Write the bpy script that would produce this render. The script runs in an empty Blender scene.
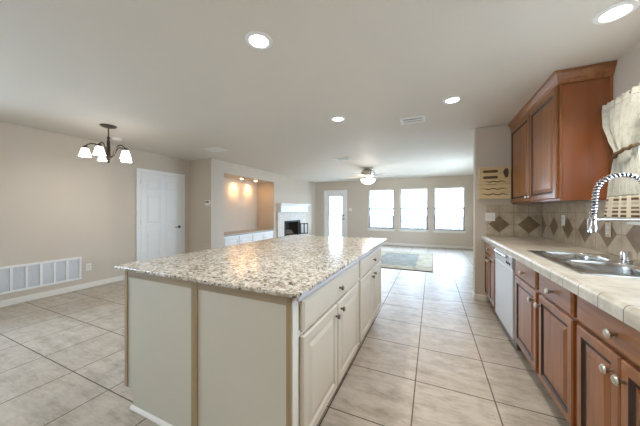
import bpy, bmesh, math, random
from mathutils import Vector, Matrix
random.seed(7)
C = bpy.context.scene.collection
scn = bpy.context.scene
PI = math.pi

# ------------------------------------------------------------------ camera
F, CY, TH, EYE = 250.0, 210.8, 0.421, 1.28
cam_d = bpy.data.cameras.new('camera')
cam = bpy.data.objects.new('camera', cam_d); C.objects.link(cam)
cam.location = (0, 0, EYE); cam.rotation_euler = (PI/2, 0, TH)
cam_d.sensor_width = 36.0; cam_d.sensor_fit = 'HORIZONTAL'
cam_d.lens = F/640*36.0
cam_d.shift_y = -(213.0-CY)/640
cam_d.clip_start = 0.02
scn.camera = cam

# ------------------------------------------------------------------ world
SKY_STRENGTH = 18.0
world = bpy.data.worlds.new('sky'); scn.world = world; world.use_nodes = True
wn = world.node_tree; wn.nodes.clear()
w_out = wn.nodes.new('ShaderNodeOutputWorld'); w_bg = wn.nodes.new('ShaderNodeBackground')
w_bg.inputs['Color'].default_value = (0.66, 0.81, 1.0, 1); w_bg.inputs['Strength'].default_value = SKY_STRENGTH
wn.links.new(w_bg.outputs[0], w_out.inputs[0])

# ------------------------------------------------------------------ exposure
scn.view_settings.view_transform = 'Standard'
scn.view_settings.look = 'None'
scn.view_settings.gamma = 1.0
scn.view_settings.exposure = 0.14
scn.view_settings.use_curve_mapping = False
scn.cycles.diffuse_bounces = 6
scn.cycles.max_bounces = 12

CAN_W, CHAND_W, FAN_W, NICHE_W = 5.6, 2.8, 22.0, 26.0
WARM = (1.0, 0.94, 0.88)

def portal(name, loc, sx, sy, rot):
    l = bpy.data.lights.new(name, 'AREA'); l.shape = 'RECTANGLE'; l.size = sx; l.size_y = sy
    l.cycles.is_portal = True
    o = bpy.data.objects.new(name, l); C.objects.link(o); o.location = loc; o.rotation_euler = rot
    return o

# ------------------------------------------------------------------ plan
H = 2.466
XL, XN, YR, YF = -5.22, -4.52, 4.12, 9.65
XW, YP, XE = 1.33, 4.19, 0.56          # kitchen wall, nib wall face, nib wall end
YB = -2.3                               # wall behind the camera
WIN = [(-2.253, -1.293), (-1.078, -0.128), (0.066, 1.013)]
WZ0, WZ1 = 0.60, 2.09
DX0, DX1, DZ = -4.06, -3.20, 2.05       # patio door opening
CT = 0.93                               # kitchen counter height
CE = 0.64                               # counter front edge
CF = 0.69                               # cabinet box face
IT = 0.914
KW = (1.30, 2.56, 1.20, 2.10)           # kitchen window y0 y1 z0 z1
BW = (-1.3, 0.60, 0.80, 2.15)            # added dining window, unseen, lets in daylight from the left: y0 y1 z0 z1
RW = (6.2, 7.9, 0.60, 2.09)             # added living room window for more daylight, hidden by the nib wall
portal('added_living_daylight', (XW+0.14, (RW[0]+RW[1])/2, (RW[2]+RW[3])/2), RW[3]-RW[2], RW[1]-RW[0], (0, PI/2, 0))
portal('added_dining_daylight', (XL-0.14, (BW[0]+BW[1])/2, (BW[2]+BW[3])/2), BW[3]-BW[2], BW[1]-BW[0], (0, -PI/2, 0))

for i, (a, b) in enumerate(WIN):
    portal('window_daylight', ((a+b)/2, YF+0.14, (WZ0+WZ1)/2), b-a, WZ1-WZ0, (-PI/2, 0, 0))
portal('door_daylight', ((DX0+DX1)/2, YF+0.14, 1.1), 0.62, 1.7, (-PI/2, 0, 0))
portal('kitchen_window_daylight', (XW+0.14, (KW[0]+KW[1])/2, (KW[2]+KW[3])/2), KW[3]-KW[2], KW[1]-KW[0], (0, PI/2, 0))

# ------------------------------------------------------------------ materials
def srgb(r, g, b):
    f = lambda c: (c/255/12.92) if c/255 <= 0.04045 else ((c/255+0.055)/1.055)**2.4
    return (f(r), f(g), f(b), 1)

class NT:
    def __init__(s, name):
        s.m = bpy.data.materials.new(name); s.m.use_nodes = True
        s.t = s.m.node_tree; s.t.nodes.clear()
        s.out = s.n('ShaderNodeOutputMaterial'); s.b = s.n('ShaderNodeBsdfPrincipled')
        s.l(s.b.outputs[0], s.out.inputs[0])
    def n(s, k, **kw):
        x = s.t.nodes.new(k)
        for a, v in kw.items(): setattr(x, a, v)
        return x
    def l(s, a, b): s.t.links.new(a, b)
    def put(s, sock, v):
        if isinstance(v, bpy.types.NodeSocket): s.l(v, sock)
        else: sock.default_value = v
    def math(s, op, a, b=0.0, c=0.0, clamp=False):
        x = s.n('ShaderNodeMath', operation=op); x.use_clamp = clamp
        s.put(x.inputs[0], a); s.put(x.inputs[1], b); s.put(x.inputs[2], c)
        return x.outputs[0]
    def mix(s, f, a, b, mode='MIX'):
        x = s.n('ShaderNodeMix', data_type='RGBA', blend_type=mode)
        s.put(x.inputs[0], f); s.put(x.inputs[6], a); s.put(x.inputs[7], b)
        return x.outputs[2]
    def coord(s, which='Object', scale=(1, 1, 1), loc=(0, 0, 0), rot=(0, 0, 0)):
        tc = s.n('ShaderNodeTexCoord'); mp = s.n('ShaderNodeMapping')
        mp.inputs['Scale'].default_value = scale; mp.inputs['Location'].default_value = loc; mp.inputs['Rotation'].default_value = rot
        s.l(tc.outputs[which], mp.inputs[0]); return mp.outputs[0]
    def world(s, scale=(1, 1, 1), loc=(0, 0, 0), rot=(0, 0, 0)):
        g = s.n('ShaderNodeNewGeometry'); mp = s.n('ShaderNodeMapping')
        mp.inputs['Scale'].default_value = scale; mp.inputs['Location'].default_value = loc; mp.inputs['Rotation'].default_value = rot
        s.l(g.outputs['Position'], mp.inputs[0]); return mp.outputs[0]
    def noise(s, v, scale, detail=3, rough=0.55):
        x = s.n('ShaderNodeTexNoise'); s.l(v, x.inputs['Vector'])
        x.inputs['Scale'].default_value = scale; x.inputs['Detail'].default_value = detail; x.inputs['Roughness'].default_value = rough
        return x.outputs[0]
    def ramp(s, f, stops, interp='LINEAR'):
        x = s.n('ShaderNodeValToRGB'); s.l(f, x.inputs[0]); e = x.color_ramp.elements
        x.color_ramp.interpolation = interp
        while len(e) < len(stops): e.new(0.5)
        for i, (p, c) in enumerate(stops): e[i].position = p; e[i].color = c
        return x.outputs[0]
    def bump(s, hgt, strength=0.2, dist=0.01):
        x = s.n('ShaderNodeBump'); s.put(x.inputs['Height'], hgt)
        x.inputs['Strength'].default_value = strength; x.inputs['Distance'].default_value = dist
        s.l(x.outputs[0], s.b.inputs['Normal'])
    def fin(s, col, rough=0.5, metal=0.0, spec=0.5):
        s.put(s.b.inputs['Base Color'], col); s.put(s.b.inputs['Roughness'], rough)
        s.b.inputs['Metallic'].default_value = metal; s.b.inputs['Specular IOR Level'].default_value = spec
        return s.m

def plain(name, col, rough=0.5, metal=0.0, spec=0.5, var=0.06, scale=6.0, bump=0.0):
    t = NT(name); v = t.world()
    n = t.noise(v, scale, 3)
    dk = tuple(c*(1-var) for c in col[:3])+(1,); lt = tuple(min(1, c*(1+var)) for c in col[:3])+(1,)
    if bump: t.bump(t.noise(v, scale*8, 4), bump, 0.004)
    return t.fin(t.mix(n, dk, lt), rough, metal, spec)

def emit(name, col, strength):
    t = NT(name); t.b.inputs['Base Color'].default_value = (0.9, 0.9, 0.88, 1)
    t.b.inputs['Emission Color'].default_value = col if len(col) == 4 else tuple(col)+(1,)
    t.b.inputs['Emission Strength'].default_value = strength
    return t.m

def glass(name):
    t = NT(name)
    tr = t.n('ShaderNodeBsdfTransparent'); gl = t.n('ShaderNodeBsdfGlossy'); gl.inputs['Roughness'].default_value = 0.02
    tr.inputs[0].default_value = (0.95, 0.98, 1, 1)
    lw = t.n('ShaderNodeLayerWeight'); lw.inputs[0].default_value = 0.12
    mx = t.n('ShaderNodeMixShader'); t.l(lw.outputs['Fresnel'], mx.inputs[0]); t.l(tr.outputs[0], mx.inputs[1]); t.l(gl.outputs[0], mx.inputs[2])
    t.l(mx.outputs[0], t.out.inputs[0]); return t.m

def wood(name, dark, mid, light, axis, rough=0.32, k=1.0):
    # axis: along which the grain runs
    t = NT(name); sc = [26*k, 26*k, 26*k]; sc[axis] = 1.6*k
    v = t.world(tuple(sc)); n = t.noise(v, 1.0, 6, 0.6)
    v2 = t.world((2.2, 2.2, 2.2)); n2 = t.noise(v2, 1.0, 2)
    col = t.ramp(n, [(0.25, dark), (0.5, mid), (0.78, light)])
    col = t.mix(t.math('MULTIPLY', n2, 0.35), col, dark)
    t.bump(n, 0.05, 0.002)
    t.b.inputs['Coat Weight'].default_value = 0.25; t.b.inputs['Coat Roughness'].default_value = 0.25
    return t.fin(col, rough)

def grid_mask(t, pos, periods, offs, width):
    """1 on the joints of a tile grid over the two given axes of pos; also the cell id vector"""
    sx = t.n('ShaderNodeSeparateXYZ'); t.l(pos, sx.inputs[0])
    masks, ids = [], []
    for ax, p, o in zip(periods[0], periods[1], offs):
        q = t.math('DIVIDE', t.math('SUBTRACT', sx.outputs[ax], o), p)
        ids.append(t.math('FLOOR', q))
        fr = t.math('FRACT', q)
        d = t.math('MINIMUM', fr, t.math('SUBTRACT', 1.0, fr))
        masks.append(t.math('LESS_THAN', d, width/p/2))
    m = t.math('MAXIMUM', masks[0], masks[1])
    cv = t.n('ShaderNodeCombineXYZ'); t.l(ids[0], cv.inputs[0]); t.l(ids[1], cv.inputs[1])
    wn_ = t.n('ShaderNodeTexWhiteNoise', noise_dimensions='3D'); t.l(cv.outputs[0], wn_.inputs[0])
    return m, wn_.outputs[0], sx

def floor_mat():
    t = NT('floor_tile'); pos = t.world()
    m, rnd, sx = grid_mask(t, pos, ((0, 1), (0.499, 0.499)), (-0.612, 2.012), 0.008)
    n1 = t.noise(t.world((1.2, 5.0, 1)), 2.2, 6, 0.62); n2 = t.noise(t.world(), 9.0, 5, 0.6); n3 = t.noise(t.world(loc=(3, 7, 0)), 30.0, 3, 0.6)
    n4 = t.noise(t.world((6, 26, 1), (1, 2, 0)), 2.0, 5, 0.7)
    f = t.math('ADD', t.math('ADD', t.math('MULTIPLY', n1, 0.38), t.math('MULTIPLY', n2, 0.30)), t.math('MULTIPLY', n4, 0.32))
    col = t.ramp(f, [(0.38, srgb(152, 141, 126)), (0.50, srgb(182, 173, 160)), (0.64, srgb(203, 196, 185))])
    col = t.mix(t.math('MULTIPLY', rnd, 0.22), col, srgb(163, 149, 130))
    col = t.mix(t.math('MULTIPLY', t.math('GREATER_THAN', n3, 0.66), 0.25), col, srgb(140, 124, 104))
    col = t.mix(m, col, srgb(98, 86, 73))
    t.bump(t.math('SUBTRACT', t.math('MULTIPLY', n2, 0.15), m), 0.25, 0.003)
    return t.fin(col, t.math('ADD', 0.38, t.math('MULTIPLY', m, 0.4)), 0, 0.3)

def granite_mat():
    t = NT('granite'); pos = t.world()
    def vor(scale, loc):
        x = t.n('ShaderNodeTexVoronoi'); va = t.n('ShaderNodeVectorMath', operation='MULTIPLY_ADD')
        wn2 = t.n('ShaderNodeTexNoise'); t.l(t.world(loc=loc), wn2.inputs['Vector']); wn2.inputs['Scale'].default_value = 120; wn2.inputs['Detail'].default_value = 2
        t.l(wn2.outputs['Color'], va.inputs[0]); va.inputs[1].default_value = (0.022, 0.022, 0.022); t.l(t.world(loc=loc), va.inputs[2])
        t.l(va.outputs[0], x.inputs['Vector']); x.inputs['Scale'].default_value = scale
        sp = t.n('ShaderNodeSeparateColor'); t.l(x.outputs['Color'], sp.inputs[0]); return sp.outputs
    a = vor(44, (0, 0, 0)); b = vor(78, (2, 1, 3)); c = vor(60, (5, 4, 1))
    cl = t.noise(pos, 7, 4, 0.6)
    base = t.ramp(a[0], [(0.0, srgb(200, 193, 178)), (0.35, srgb(224, 219, 208)), (0.7, srgb(208, 202, 190)), (1.0, srgb(236, 233, 226))], 'CONSTANT')
    br = t.math('GREATER_THAN', t.math('ADD', b[0], t.math('MULTIPLY', cl, 0.55)), 1.02)
    base = t.mix(t.math('MULTIPLY', br, 0.75), base, srgb(158, 142, 118))
    gr = t.math('GREATER_THAN', t.math('ADD', c[1], t.math('MULTIPLY', cl, 0.4)), 1.06)
    base = t.mix(t.math('MULTIPLY', gr, 0.8), base, srgb(134, 128, 118))
    dk = t.math('GREATER_THAN', t.math('ADD', b[2], t.math('MULTIPLY', cl, 0.35)), 1.075)
    base = t.mix(t.math('MULTIPLY', dk, 0.92), base, srgb(62, 50, 42))
    return t.fin(base, 0.16, 0, 0.5)

def counter_mat(name, ax, per, off, rough=0.28):
    t = NT(name); pos = t.world()
    m, rnd, sx = grid_mask(t, pos, (ax, per), off, 0.006)
    n1 = t.noise(t.world(), 7.0, 6, 0.65); n2 = t.noise(t.world((1, 1, 1), (4, 2, 2)), 28.0, 4)
    f = t.math('ADD', t.math('MULTIPLY', n1, 0.7), t.math('MULTIPLY', n2, 0.3))
    col = t.ramp(f, [(0.34, srgb(166, 156, 138)), (0.5, srgb(194, 186, 170)), (0.66, srgb(212, 206, 193))])
    col = t.mix(t.math('MULTIPLY', rnd, 0.18), col, srgb(160, 146, 122))
    col = t.mix(m, col, srgb(112, 104, 92))
    t.bump(t.math('SUBTRACT', 1.0, m), 0.3, 0.003)
    return t.fin(col, rough)

def backsplash_mat(name, ax, cx0):
    # tiles 0.165, brown diamonds centred on every second joint at z = 1.09
    t = NT(name); pos = t.world(); P = 0.165
    m, rnd, sx = grid_mask(t, pos, ((ax, 2), (P, P)), (cx0, 1.095), 0.005)
    u = t.math('DIVIDE', t.math('SUBTRACT', sx.outputs[ax], cx0), 2*P)
    du = t.math('MULTIPLY', t.math('ABSOLUTE', t.math('SUBTRACT', u, t.math('ROUND', u))), 2*P)
    dz = t.math('ABSOLUTE', t.math('SUBTRACT', sx.outputs[2], 1.095))
    s_ = t.math('ADD', du, dz)
    dia = t.math('LESS_THAN', s_, 0.115)
    rim = t.math('MULTIPLY', t.math('LESS_THAN', s_, 0.120), t.math('GREATER_THAN', s_, 0.114))
    n1 = t.noise(t.world(), 9.0, 6, 0.65)
    col = t.ramp(n1, [(0.3, srgb(160, 143, 116)), (0.5, srgb(186, 171, 146)), (0.7, srgb(203, 191, 168))])
    col = t.mix(t.math('MULTIPLY', rnd, 0.25), col, srgb(160, 142, 114))
    dcol = t.ramp(n1, [(0.3, srgb(104, 84, 62)), (0.7, srgb(140, 117, 90))])
    col = t.mix(t.math('MULTIPLY', m, 0.9), col, srgb(128, 114, 92))
    col = t.mix(dia, col, dcol); col = t.mix(rim, col, srgb(128, 112, 90))
    return t.fin(col, 0.4)

M = {}
M['wall'] = plain('wall_paint', srgb(206, 195, 180), 0.75, spec=0.3, var=0.02, scale=2, bump=0.05)
M['ceiling'] = plain('ceiling_paint', srgb(219, 213, 204), 0.6, spec=0.4, var=0.02, scale=3, bump=0.10)
M['white'] = plain('white_paint', srgb(238, 238, 236), 0.4, var=0.015)
M['white_trim'] = plain('white_trim', srgb(233, 229, 220), 0.45, var=0.015)
M['plastic'] = plain('white_plastic', srgb(240, 238, 232), 0.35, var=0.01)
M['sash'] = plain('backlit_grey_sash', srgb(150, 153, 158), 0.5, var=0.02)  # silhouette shade put into the colour: white frames seen against bright sky
M['almond'] = plain('almond_plastic', srgb(198, 184, 160), 0.4, var=0.02)
M['grille_in'] = plain('louvre_metal', srgb(228, 229, 230), 0.5, var=0.02)
M['floor'] = floor_mat()
M['granite'] = granite_mat()
M['cream'] = plain('cream_paint', srgb(212, 204, 187), 0.42, var=0.03, scale=5)
M['panel'] = plain('panel_laminate', srgb(203, 198, 182), 0.5, var=0.03, scale=3)
M['subtop'] = plain('sub_top_paint', srgb(214, 214, 220), 0.4, var=0.02)
M['tan'] = wood('tan_batten', srgb(138, 116, 82), srgb(164, 142, 106), srgb(180, 159, 122), 2, 0.5)
M['tan_h'] = wood('tan_rail', srgb(148, 128, 100), srgb(172, 152, 122), srgb(186, 166, 136), 0, 0.5)
M['wood_v'] = wood('cherry_upright_grain', srgb(102, 58, 26), srgb(148, 90, 44), srgb(172, 112, 62), 2)
M['wood_h'] = wood('cherry_level_grain', srgb(104, 60, 28), srgb(151, 94, 48), srgb(176, 117, 66), 1)
M['wood_end'] = wood('cherry_side', srgb(134, 75, 40), srgb(146, 84, 46), srgb(154, 90, 50), 2, 0.24, 0.6)
M['wood_dark'] = plain('dark_brown_wood', srgb(52, 28, 15), 0.5, var=0.15)  # dark brown wood for toe kicks and the door grooves
M['pine'] = wood('pale_wood', srgb(196, 170, 122), srgb(216, 192, 146), srgb(228, 208, 166), 0, 0.5)
M['slot'] = plain('dark_slot', srgb(88, 70, 48), 0.7)
M['counter'] = counter_mat('counter_tile', (0, 1), (0.33, 0.33), (0.69, 1.60))
M['edge'] = counter_mat('counter_edge_tile', (1, 1), (0.155, 0.155), (1.60, 1.60))
M['splash_back'] = backsplash_mat('backsplash_tile_end', 0, 1.18)
M['splash_side'] = backsplash_mat('backsplash_tile_long', 1, 2.85)
M['steel'] = plain('stainless_steel', srgb(196, 196, 194), 0.24, 1.0, var=0.05, scale=20)
M['nickel'] = plain('brushed_nickel', srgb(205, 200, 190), 0.28, 1.0, var=0.04)
M['chrome'] = plain('chrome', srgb(225, 227, 230), 0.08, 1.0, var=0.01)
M['bronze'] = plain('dark_bronze', srgb(74, 64, 56), 0.38, 0.8, var=0.1)
M['pewter'] = plain('pewter_knob', srgb(120, 112, 102), 0.35, 0.9, var=0.08)
M['gray'] = plain('gray_metal', srgb(120, 120, 120), 0.4, 0.6)
M['appliance'] = plain('white_appliance', srgb(205, 209, 215), 0.28, var=0.01)
M['black'] = plain('black_iron', srgb(26, 25, 24), 0.6)
M['soot'] = plain('sooty_brick', srgb(48, 44, 40), 0.9, var=0.3, scale=14)
M['log'] = plain('charred_log', srgb(120, 104, 88), 0.9, var=0.4, scale=18)
M['dark_plastic'] = plain('dark_plastic', srgb(50, 52, 56), 0.4)
M['shade'] = emit('frosted_glass_lit', (1.0, 0.94, 0.86), 6.0)
M['lens'] = emit('lamp_lens_lit', (1.0, 0.96, 0.90), 14.0)
M['warm_lens'] = emit('warm_lens_lit', (1.0, 0.55, 0.22), 170.0)
M['bowl'] = emit('fan_bowl_lit', (1.0, 0.95, 0.86), 6.0)
M['glass'] = glass('window_glass')
M['slat'] = plain('blind_slat', srgb(240, 240, 238), 0.5, var=0.01)
M['fence'] = plain('weathered_board', srgb(88, 84, 82), 0.8, var=0.12, scale=9)
M['earth'] = plain('pale_gravel', srgb(202, 198, 188), 0.95, var=0.2, scale=4)
M['blade'] = plain('washed_oak_blade', srgb(206, 199, 188), 0.5, var=0.05)
M['mantel_wood'] = plain('mantel_paint', srgb(244, 242, 238), 0.4, var=0.01)
M['gray_top'] = plain('gray_ledge', srgb(178, 172, 164), 0.45, var=0.05)

def brick_white():
    t = NT('pale_surround_tile'); pos = t.world()
    m, rnd, sx = grid_mask(t, pos, ((1, 2), (0.15, 0.075)), (0.03, 0.02), 0.006)
    col = t.mix(rnd, srgb(206, 199, 188), srgb(220, 213, 203)); col = t.mix(m, col, srgb(192, 185, 175))
    return t.fin(col, 0.5)
M['surround'] = brick_white()

def rug_mat(name, c1, c2, c3):
    t = NT(name); n1 = t.noise(t.world(), 5.0, 6, 0.7); n2 = t.noise(t.world(), 60.0, 3)
    col = t.ramp(n1, [(0.35, c1), (0.5, c2), (0.65, c3)])
    t.bump(n2, 0.4, 0.004)
    return t.fin(col, 0.95, 0, 0.1)
M['rug_field'] = rug_mat('rug_field', srgb(128, 132, 130), srgb(146, 149, 144), srgb(160, 160, 152))
M['rug_border'] = rug_mat('rug_border', srgb(158, 150, 130), srgb(180, 173, 154), srgb(192, 186, 168))
M['rug_edge'] = plain('rug_binding', srgb(128, 116, 96), 0.95, var=0.1)

def curtain_mat():
    t = NT('curtain_cloth'); v = t.coord('UV', (1, 1, 1))
    n1 = t.noise(t.coord('UV', (26, 14, 1)), 1.0, 4, 0.6)
    n2 = t.noise(t.coord('UV', (60, 30, 1), (3, 1, 0)), 1.0, 3, 0.5)
    col = t.mix(t.math('MULTIPLY', t.math('GREATER_THAN', n1, 0.54), 0.22), srgb(226, 222, 208), srgb(178, 185, 162))
    col = t.mix(t.math('MULTIPLY', t.math('GREATER_THAN', n2, 0.60), 0.22), col, srgb(160, 160, 142))
    tr = t.n('ShaderNodeBsdfTranslucent'); t.put(tr.inputs[0], col)
    m = t.fin(col, 0.9, 0, 0.1)
    mx = t.n('ShaderNodeMixShader'); mx.inputs[0].default_value = 0.2
    t.l(t.b.outputs[0], mx.inputs[1]); t.l(tr.outputs[0], mx.inputs[2]); t.l(mx.outputs[0], t.out.inputs[0])
    return m
def plaid_mat():
    t = NT('plaid_cloth'); sx = t.n('ShaderNodeSeparateXYZ'); t.l(t.coord('UV'), sx.inputs[0])
    a = t.math('LESS_THAN', t.math('FRACT', t.math('MULTIPLY', sx.outputs[0], 14)), 0.50)
    b = t.math('LESS_THAN', t.math('FRACT', t.math('MULTIPLY', sx.outputs[1], 34)), 0.55)
    gap = t.math('LESS_THAN', t.math('FRACT', t.math('MULTIPLY', sx.outputs[1], 5.2)), 0.78)
    k = t.math('ADD', t.math('MULTIPLY', a, 0.12), t.math('MULTIPLY', t.math('MULTIPLY', a, b), 0.80))
    k = t.math('MULTIPLY', k, t.math('ADD', 0.35, t.math('MULTIPLY', gap, 0.65)))
    col = t.mix(k, srgb(230, 220, 198), srgb(104, 72, 46))
    return t.fin(col, 0.9, 0, 0.1)
M['curtain'] = curtain_mat(); M['plaid'] = plaid_mat()
M['braid'] = plain('brown_braid', srgb(112, 88, 62), 0.9, var=0.4, scale=60)
M['ivory'] = plain('ivory_cloth', srgb(226, 219, 202), 0.9, var=0.08, scale=30)

# ------------------------------------------------------------------ mesh helpers
OFF = {}
def nb(): return bmesh.new()
def box(bm, x0, x1, y0, y1, z0, z1):
    v = [bm.verts.new(p) for p in ((x0,y0,z0),(x1,y0,z0),(x1,y1,z0),(x0,y1,z0),(x0,y0,z1),(x1,y0,z1),(x1,y1,z1),(x0,y1,z1))]
    for f in ((0,3,2,1),(4,5,6,7),(0,1,5,4),(1,2,6,5),(2,3,7,6),(3,0,4,7)): bm.faces.new([v[i] for i in f])
    return v
def frame_of(d):
    d = d.normalized(); a = Vector((0,0,1)) if abs(d.z) < 0.9 else Vector((1,0,0))
    u = d.cross(a).normalized(); return u, d.cross(u).normalized()
def tube(bm, pts, r, n=10, cap=True):
    pts = [Vector(p) for p in pts]; rs = r if isinstance(r, (list, tuple)) else [r]*len(pts)
    rings = []; u = None
    for i, p in enumerate(pts):
        d = (pts[min(i+1, len(pts)-1)]-pts[max(i-1, 0)]).normalized()
        if u is None: u, w = frame_of(d)
        else:
            u = (u-d*u.dot(d)).normalized(); w = d.cross(u)
        rings.append([bm.verts.new(p+(u*math.cos(2*PI*k/n)+w*math.sin(2*PI*k/n))*rs[i]) for k in range(n)])
    for a, b in zip(rings, rings[1:]):
        for k in range(n): bm.faces.new((a[k], a[(k+1)%n], b[(k+1)%n], b[k]))
    if cap: bm.faces.new(rings[0]); bm.faces.new(rings[-1])
def lathe(bm, prof, loc, n=20, axis=(0,0,1)):
    ax = Vector(axis).normalized(); u, w = frame_of(ax); loc = Vector(loc); rings = []
    for r, h in prof:
        if r < 1e-6: rings.append([bm.verts.new(loc+ax*h)])
        else: rings.append([bm.verts.new(loc+ax*h+(u*math.cos(2*PI*k/n)+w*math.sin(2*PI*k/n))*r) for k in range(n)])
    for a, b in zip(rings, rings[1:]):
        for k in range(n):
            f = [a[k%len(a)], a[(k+1)%len(a)] if len(a) > 1 else None, b[(k+1)%len(b)] if len(b) > 1 else None, b[k%len(b)]]
            f = [q for q in f if q is not None]
            if len(set(f)) >= 3: bm.faces.new(f)
    for rg in (rings[0], rings[-1]):
        if len(rg) > 2: bm.faces.new(rg)
def panel(bm, o, U, V, N, w, h, loops):
    """concentric rectangles: (inset, depth along N)"""
    o, U, V, N = map(Vector, (o, U, V, N)); rings = []
    for ins, d in loops:
        rings.append([bm.verts.new(o+U*a+V*b+N*d) for a, b in ((ins,ins),(w-ins,ins),(w-ins,h-ins),(ins,h-ins))])
    bm.faces.new(rings[0])
    for a, b in zip(rings, rings[1:]):
        for k in range(4): bm.faces.new((a[k], a[(k+1)%4], b[(k+1)%4], b[k]))
    bm.faces.new(rings[-1])
def prism(bm, prof, axis, a, b):
    """extrude a closed 2-D profile along an axis ('x','y','z') from a to b; the profile gives the two other axes in order"""
    def P(u, v, t): return {'x': (t,u,v), 'y': (u,t,v), 'z': (u,v,t)}[axis]
    A = [bm.verts.new(P(u, v, a)) for u, v in prof]; B = [bm.verts.new(P(u, v, b)) for u, v in prof]
    n = len(prof)
    for k in range(n): bm.faces.new((A[k], A[(k+1)%n], B[(k+1)%n], B[k]))
    bm.faces.new(A); bm.faces.new(B)

def obj(name, bm, mat, parent=None, loc=None, bevel=0, smooth=False, seg=2):
    off = OFF[parent.name] if parent else Vector(loc or (0,0,0))
    bmesh.ops.recalc_face_normals(bm, faces=bm.faces)
    bmesh.ops.translate(bm, verts=bm.verts, vec=-off)
    me = bpy.data.meshes.new(name); bm.to_mesh(me); bm.free()
    me.materials.append(M[mat] if isinstance(mat, str) else mat)
    o = bpy.data.objects.new(name, me); C.objects.link(o)
    if parent: o.parent = parent
    else: o.location = off
    OFF[o.name] = off
    if smooth:
        for p in me.polygons: p.use_smooth = True
        try:
            me.set_sharp_from_angle(angle=math.radians(40))
        except Exception: pass
    if bevel:
        b = o.modifiers.new('bevel', 'BEVEL'); b.width = bevel; b.segments = seg; b.limit_method = 'ANGLE'
    return o
def tag(o, label, cat, group=None):
    o['label'] = label; o['category'] = cat
    if group: o['group'] = group
    return o
def thing(name, label, cat, loc, group=None):
    o = bpy.data.objects.new(name, None); C.objects.link(o); o.location = loc; o.empty_display_size = 0.1
    OFF[o.name] = Vector(loc); return tag(o, label, cat, group)
def struct(name, bm, mat, parent=None, **k):
    o = obj(name, bm, mat, parent, **k)
    if not parent: o['kind'] = 'structure'
    return o
def dup(root, loc, label=None):
    r = root.copy(); C.objects.link(r); r.location = loc
    if label: r['label'] = label
    for ch in list(root.children):
        c = ch.copy(); C.objects.link(c); c.parent = r
        for g in ch.children:
            d = g.copy(); C.objects.link(d); d.parent = c
    return r
def lamp(parent, kind, loc, watt, col, **k):
    l = bpy.data.lights.new('bulb', kind); l.energy = watt; l.color = col
    for a, v in k.items(): setattr(l, a, v)
    o = bpy.data.objects.new('bulb', l); C.objects.link(o); o.parent = parent
    o.location = Vector(loc)-OFF[parent.name]; return o

# ================================================================== SHELL
T = 0.15
b = nb(); box(b, XL-T, XW+T, YB-T, YF+T, -0.1, 0.0); struct('floor', b, 'floor')
b = nb(); box(b, XL-T, XW+T, YB-T, YF+T, H, H+0.1); struct('ceiling', b, 'ceiling')
b = nb(); box(b, XL-T, XN, YR, YR+T, 0, H); struct('wall_return', b, 'wall')

# far wall with three windows and the patio door
def wall_with_holes(bm, a0, a1, z0, z1, holes, put):
    """holes sorted along a: (a0,a1,z0,z1)"""
    cur = a0
    for h0, h1, k0, k1 in holes:
        if h0 > cur: put(cur, h0, z0, z1)
        if k0 > z0: put(h0, h1, z0, k0)
        if k1 < z1: put(h0, h1, k1, z1)
        cur = h1
    if cur < a1: put(cur, a1, z0, z1)
b = nb(); box(b, XL-T, XW+T, YB-T, YB, 0, H); struct('wall_behind', b, 'wall')
b = nb()
wall_with_holes(b, XN-T, XW+T, 0, H, [(DX0, DX1, 0, DZ)]+[(x0, x1, WZ0, WZ1) for x0, x1 in WIN],
                lambda a0, a1, z0, z1: box(b, a0, a1, YF, YF+T, z0, z1))
struct('wall_far', b, 'wall')
b = nb()
wall_with_holes(b, YB, YR, 0, H, [BW], lambda a0, a1, z0, z1: box(b, XL-T, XL, a0, a1, z0, z1))
struct('wall_left', b, 'wall')
# wall with the lit niche and the firebox
NY0, NY1, NZ1, ND = 4.50, 6.565, 2.18, 0.62
FY0, FY1, FZ0, FZ1 = 7.10, 8.12, 0.42, 0.92
b = nb()
wall_with_holes(b, YR+T, YF, 0, H, [(NY0, NY1, 0, NZ1), (FY0, FY1, FZ0, FZ1)],
                lambda a0, a1, z0, z1: box(b, XN-T, XN, a0, a1, z0, z1))
struct('wall_niche', b, 'wall')
b = nb(); box(b, XN-ND-0.1, XN-ND, NY0-0.1, NY1+0.1, 0, NZ1+0.1)
box(b, XN-ND, XN-T, NY0-0.1, NY0, 0, NZ1+0.1); box(b, XN-ND, XN-T, NY1, NY1+0.1, 0, NZ1+0.1); box(b, XN-ND, XN-T, NY0, NY1, NZ1, NZ1+0.1)
struct('wall_niche_back', b, 'wall')
# right wall with the kitchen window
b = nb()
wall_with_holes(b, YB, YF, 0, H, [KW, RW], lambda a0, a1, z0, z1: box(b, XW, XW+T, a0, a1, z0, z1))
struct('wall_right', b, 'wall')
# nib wall at the end of the kitchen run
b = nb(); box(b, XE, XW, YP, YP+0.13, 0, H); struct('wall_nib', b, 'wall', bevel=0.012)

def base_strip(name, x0, x1, y0, y1):
    q = nb(); box(q, x0, x1, y0, y1, 0, 0.085); struct(name, q, 'white_trim', bevel=0.005)
base_strip('baseboard_left', XL, XL+0.014, YB, 2.94)
base_strip('baseboard_return', XL+0.002, XN, YR-0.014, YR)
base_strip('baseboard_far', DX1+0.09, XW, YF-0.014, YF)
base_strip('baseboard_niche', XN, XN+0.014, YR, NY0)
base_strip('baseboard_niche_far', XN, XN+0.014, 8.75, YF-0.02)
b = nb(); box(b, XE-0.014, XE, YP-0.014, YP+0.144, 0, 0.085); box(b, XE, CF+0.04, YP-0.014, YP, 0, 0.085); struct('baseboard_nib', b, 'white_trim', bevel=0.004)

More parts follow.
